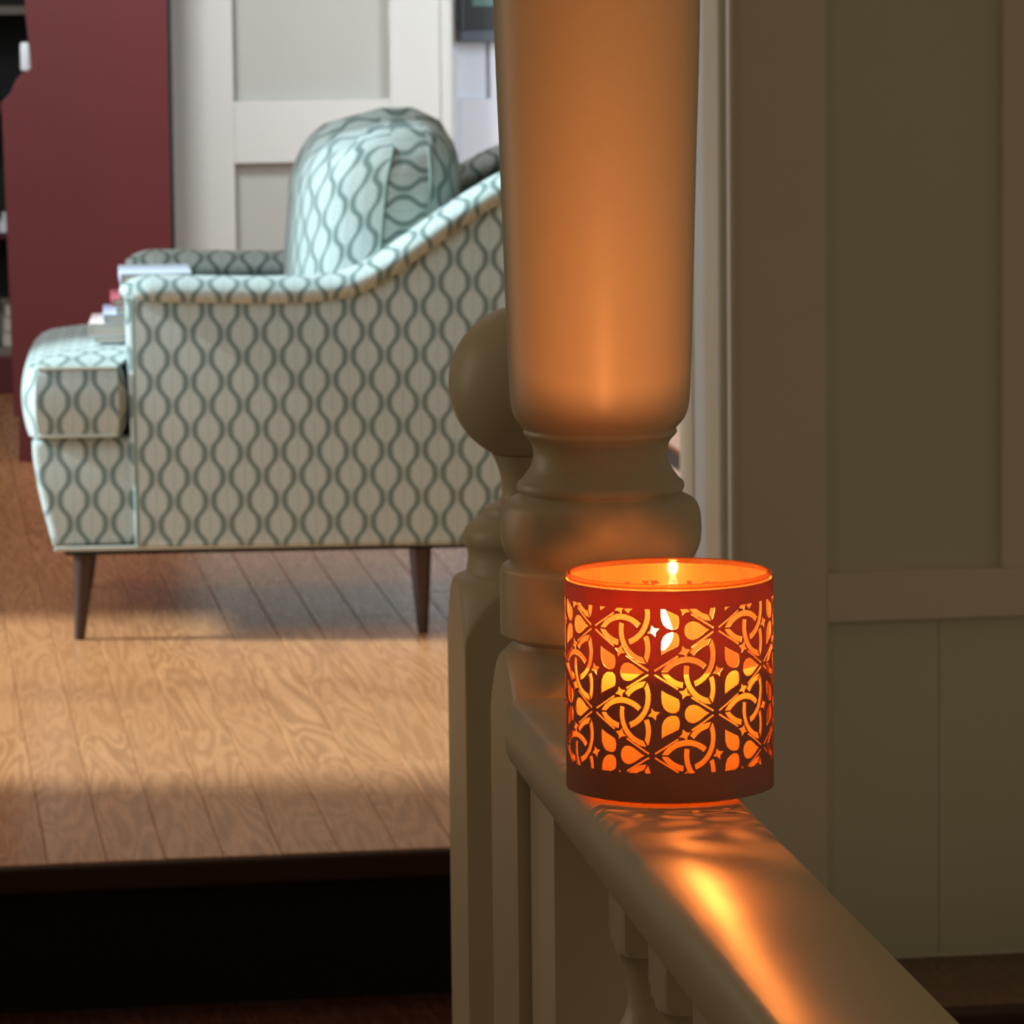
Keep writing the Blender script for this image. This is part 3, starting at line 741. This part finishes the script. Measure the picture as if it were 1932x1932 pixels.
cuts = []
def emit(poly):
    for sh_ in (-LU, 0, LU):
        q = [(x + sh_, y) for x, y in poly]
        if max(x for x, _ in q) < -LU / 2 or min(x for x, _ in q) > LU / 2: continue
        for n_ in ((1, 0, -LU / 2 + .0004), (-1, 0, -LU / 2 + .0004), (0, 1, V0), (0, -1, -V1)):
            q = clip(q, *n_)
            if len(q) < 3: break
        if len(q) >= 3:
            ar = abs(sum(q[i][0] * q[(i + 1) % len(q)][1] - q[(i + 1) % len(q)][0] * q[i][1] for i in range(len(q)))) / 2
            if ar > 4e-7:
                # drop duplicate points
                r_ = [q[0]]
                for p in q[1:]:
                    if hypot(p[0] - r_[-1][0], p[1] - r_[-1][1]) > 2e-5: r_.append(p)
                if hypot(r_[0][0] - r_[-1][0], r_[0][1] - r_[-1][1]) < 2e-5: r_.pop()
                if len(r_) > 2: cuts.append(r_)
def star(cx, cy, r0, r1, a):
    pts = []
    for k in range(8):
        rr = r0 if k % 2 == 0 else r1; an = a + k * pi / 4; pts.append((cx + rr * cos(an), cy + rr * sin(an)))
    return pts
def slit(p, q, t0, t1, wd):
    d = Vector((q[0] - p[0], q[1] - p[1])); n_ = Vector((-d.y, d.x)).normalized() * wd / 2; A, B = Vector(p) + d * t0, Vector(p) + d * t1
    return [tuple(A + n_), tuple(A - n_), tuple(B - n_), tuple(B + n_)]
u0 = radians(-9.7) * R
for k in range(-5, 5):
    for j in range(-1, 4):
        P = (u0 + k * a_, .0198 + j * 2 * b2 + (b2 if k % 2 else 0))
        f = lambda q, s=1: (P[0] + s * (2 * a_ / 3 * (1 + q[0])), P[1] + q[1] * b2 / .8660)
        for kn in KN: emit([f(q) for q in kn])
        emit([f(q, -1) for q in DR])
        for sg_ in (1, -1): emit([f((q[0], q[1] * sg_), -1) for q in LEAF])
        emit(star(P[0] + a_ / 2, P[1] + b2 / 2, .0027, .00125, radians(20 + 90)))
        emit(star(P[0] + a_ / 2, P[1] - b2 / 2, .0027, .00125, radians(70)))
        emit(star(P[0] + .0008, P[1] + b2, .0027, .00125, radians(20 + 90)))
        for s_ in (1, -1):
            Q = (P[0] + a_, P[1] + s_ * b2)
            emit(slit(P, Q, .045, .40, .00082)); emit(slit(P, Q, .60, .955, .00082))
from mathutils.geometry import delaunay_2d_cdt
S = 1000.0
NG = 120
vs, es = [], []
for k in range(NG + 1):                                    # vertical cell lines keep the sheet round
    x = -LU / 2 + LU * k / NG; i0 = len(vs); vs += [Vector((x * S, 0)), Vector((x * S, HS * S))]; es.append((i0, i0 + 1))
es += [(0, 2 * NG), (1, 2 * NG + 1)]
for q in cuts:
    i0 = len(vs); vs += [Vector((x * S, y * S)) for x, y in q]; es += [(i0 + i, i0 + (i + 1) % len(q)) for i in range(len(q))]
vo, eo, fo, _a, _b, _c = delaunay_2d_cdt(vs, es, [], 0, 1e-4)
bbs = [(min(x for x, _ in q), max(x for x, _ in q), min(y for _, y in q), max(y for _, y in q), q) for q in cuts]
def inside(x, y):
    for ax, bx2, ay, by2, q in bbs:
        if ax <= x <= bx2 and ay <= y <= by2:
            c = False; n = len(q)
            for i in range(n):
                (x1, y1), (x2, y2) = q[i], q[i - 1]
                if (y1 > y) != (y2 > y) and x < (x2 - x1) * (y - y1) / (y2 - y1) + x1: c = not c
            if c: return True
    return False
bm = bmesh.new(); bv = [bm.verts.new((v.x / S, v.y / S, 0)) for v in vo]
for f_ in fo:
    cx_ = sum(vo[i].x for i in f_) / len(f_) / S; cy_ = sum(vo[i].y for i in f_) / len(f_) / S
    if abs(cx_) < LU / 2 and 0 < cy_ < HS and not inside(cx_, cy_):
        try: bm.faces.new([bv[i] for i in f_])
        except ValueError: pass
bmesh.ops.delete(bm, geom=[v for v in bm.verts if not v.link_faces], context='VERTS')
top_z = .0016
nf, nh = len(bm.faces), len(cuts)
for v in bm.verts:
    al = v.co.x / R; d2 = -vd * cos(al) + rh * sin(al); v.co = Vector((d2.x * R, d2.y * R, v.co.y + top_z))
bmesh.ops.remove_doubles(bm, verts=bm.verts, dist=1e-6)
bmesh.ops.recalc_face_normals(bm, faces=bm.faces)
me2 = bpy.data.meshes.new('sleeve'); bm.to_mesh(me2); bm.free(); me2.materials.append(M['sleeve'])
for p in me2.polygons: p.use_smooth = False
so = bpy.data.objects.new('sleeve', me2); COL.objects.link(so); so.parent = jar; so['label'] = 'russet sleeve cut with knot and petal shapes'
md = so.modifiers.new('thickness', 'SOLIDIFY'); md.thickness = .0005; md.offset = 0
print('SLEEVE faces', nf, 'cuts', nh, 'planks', npl)
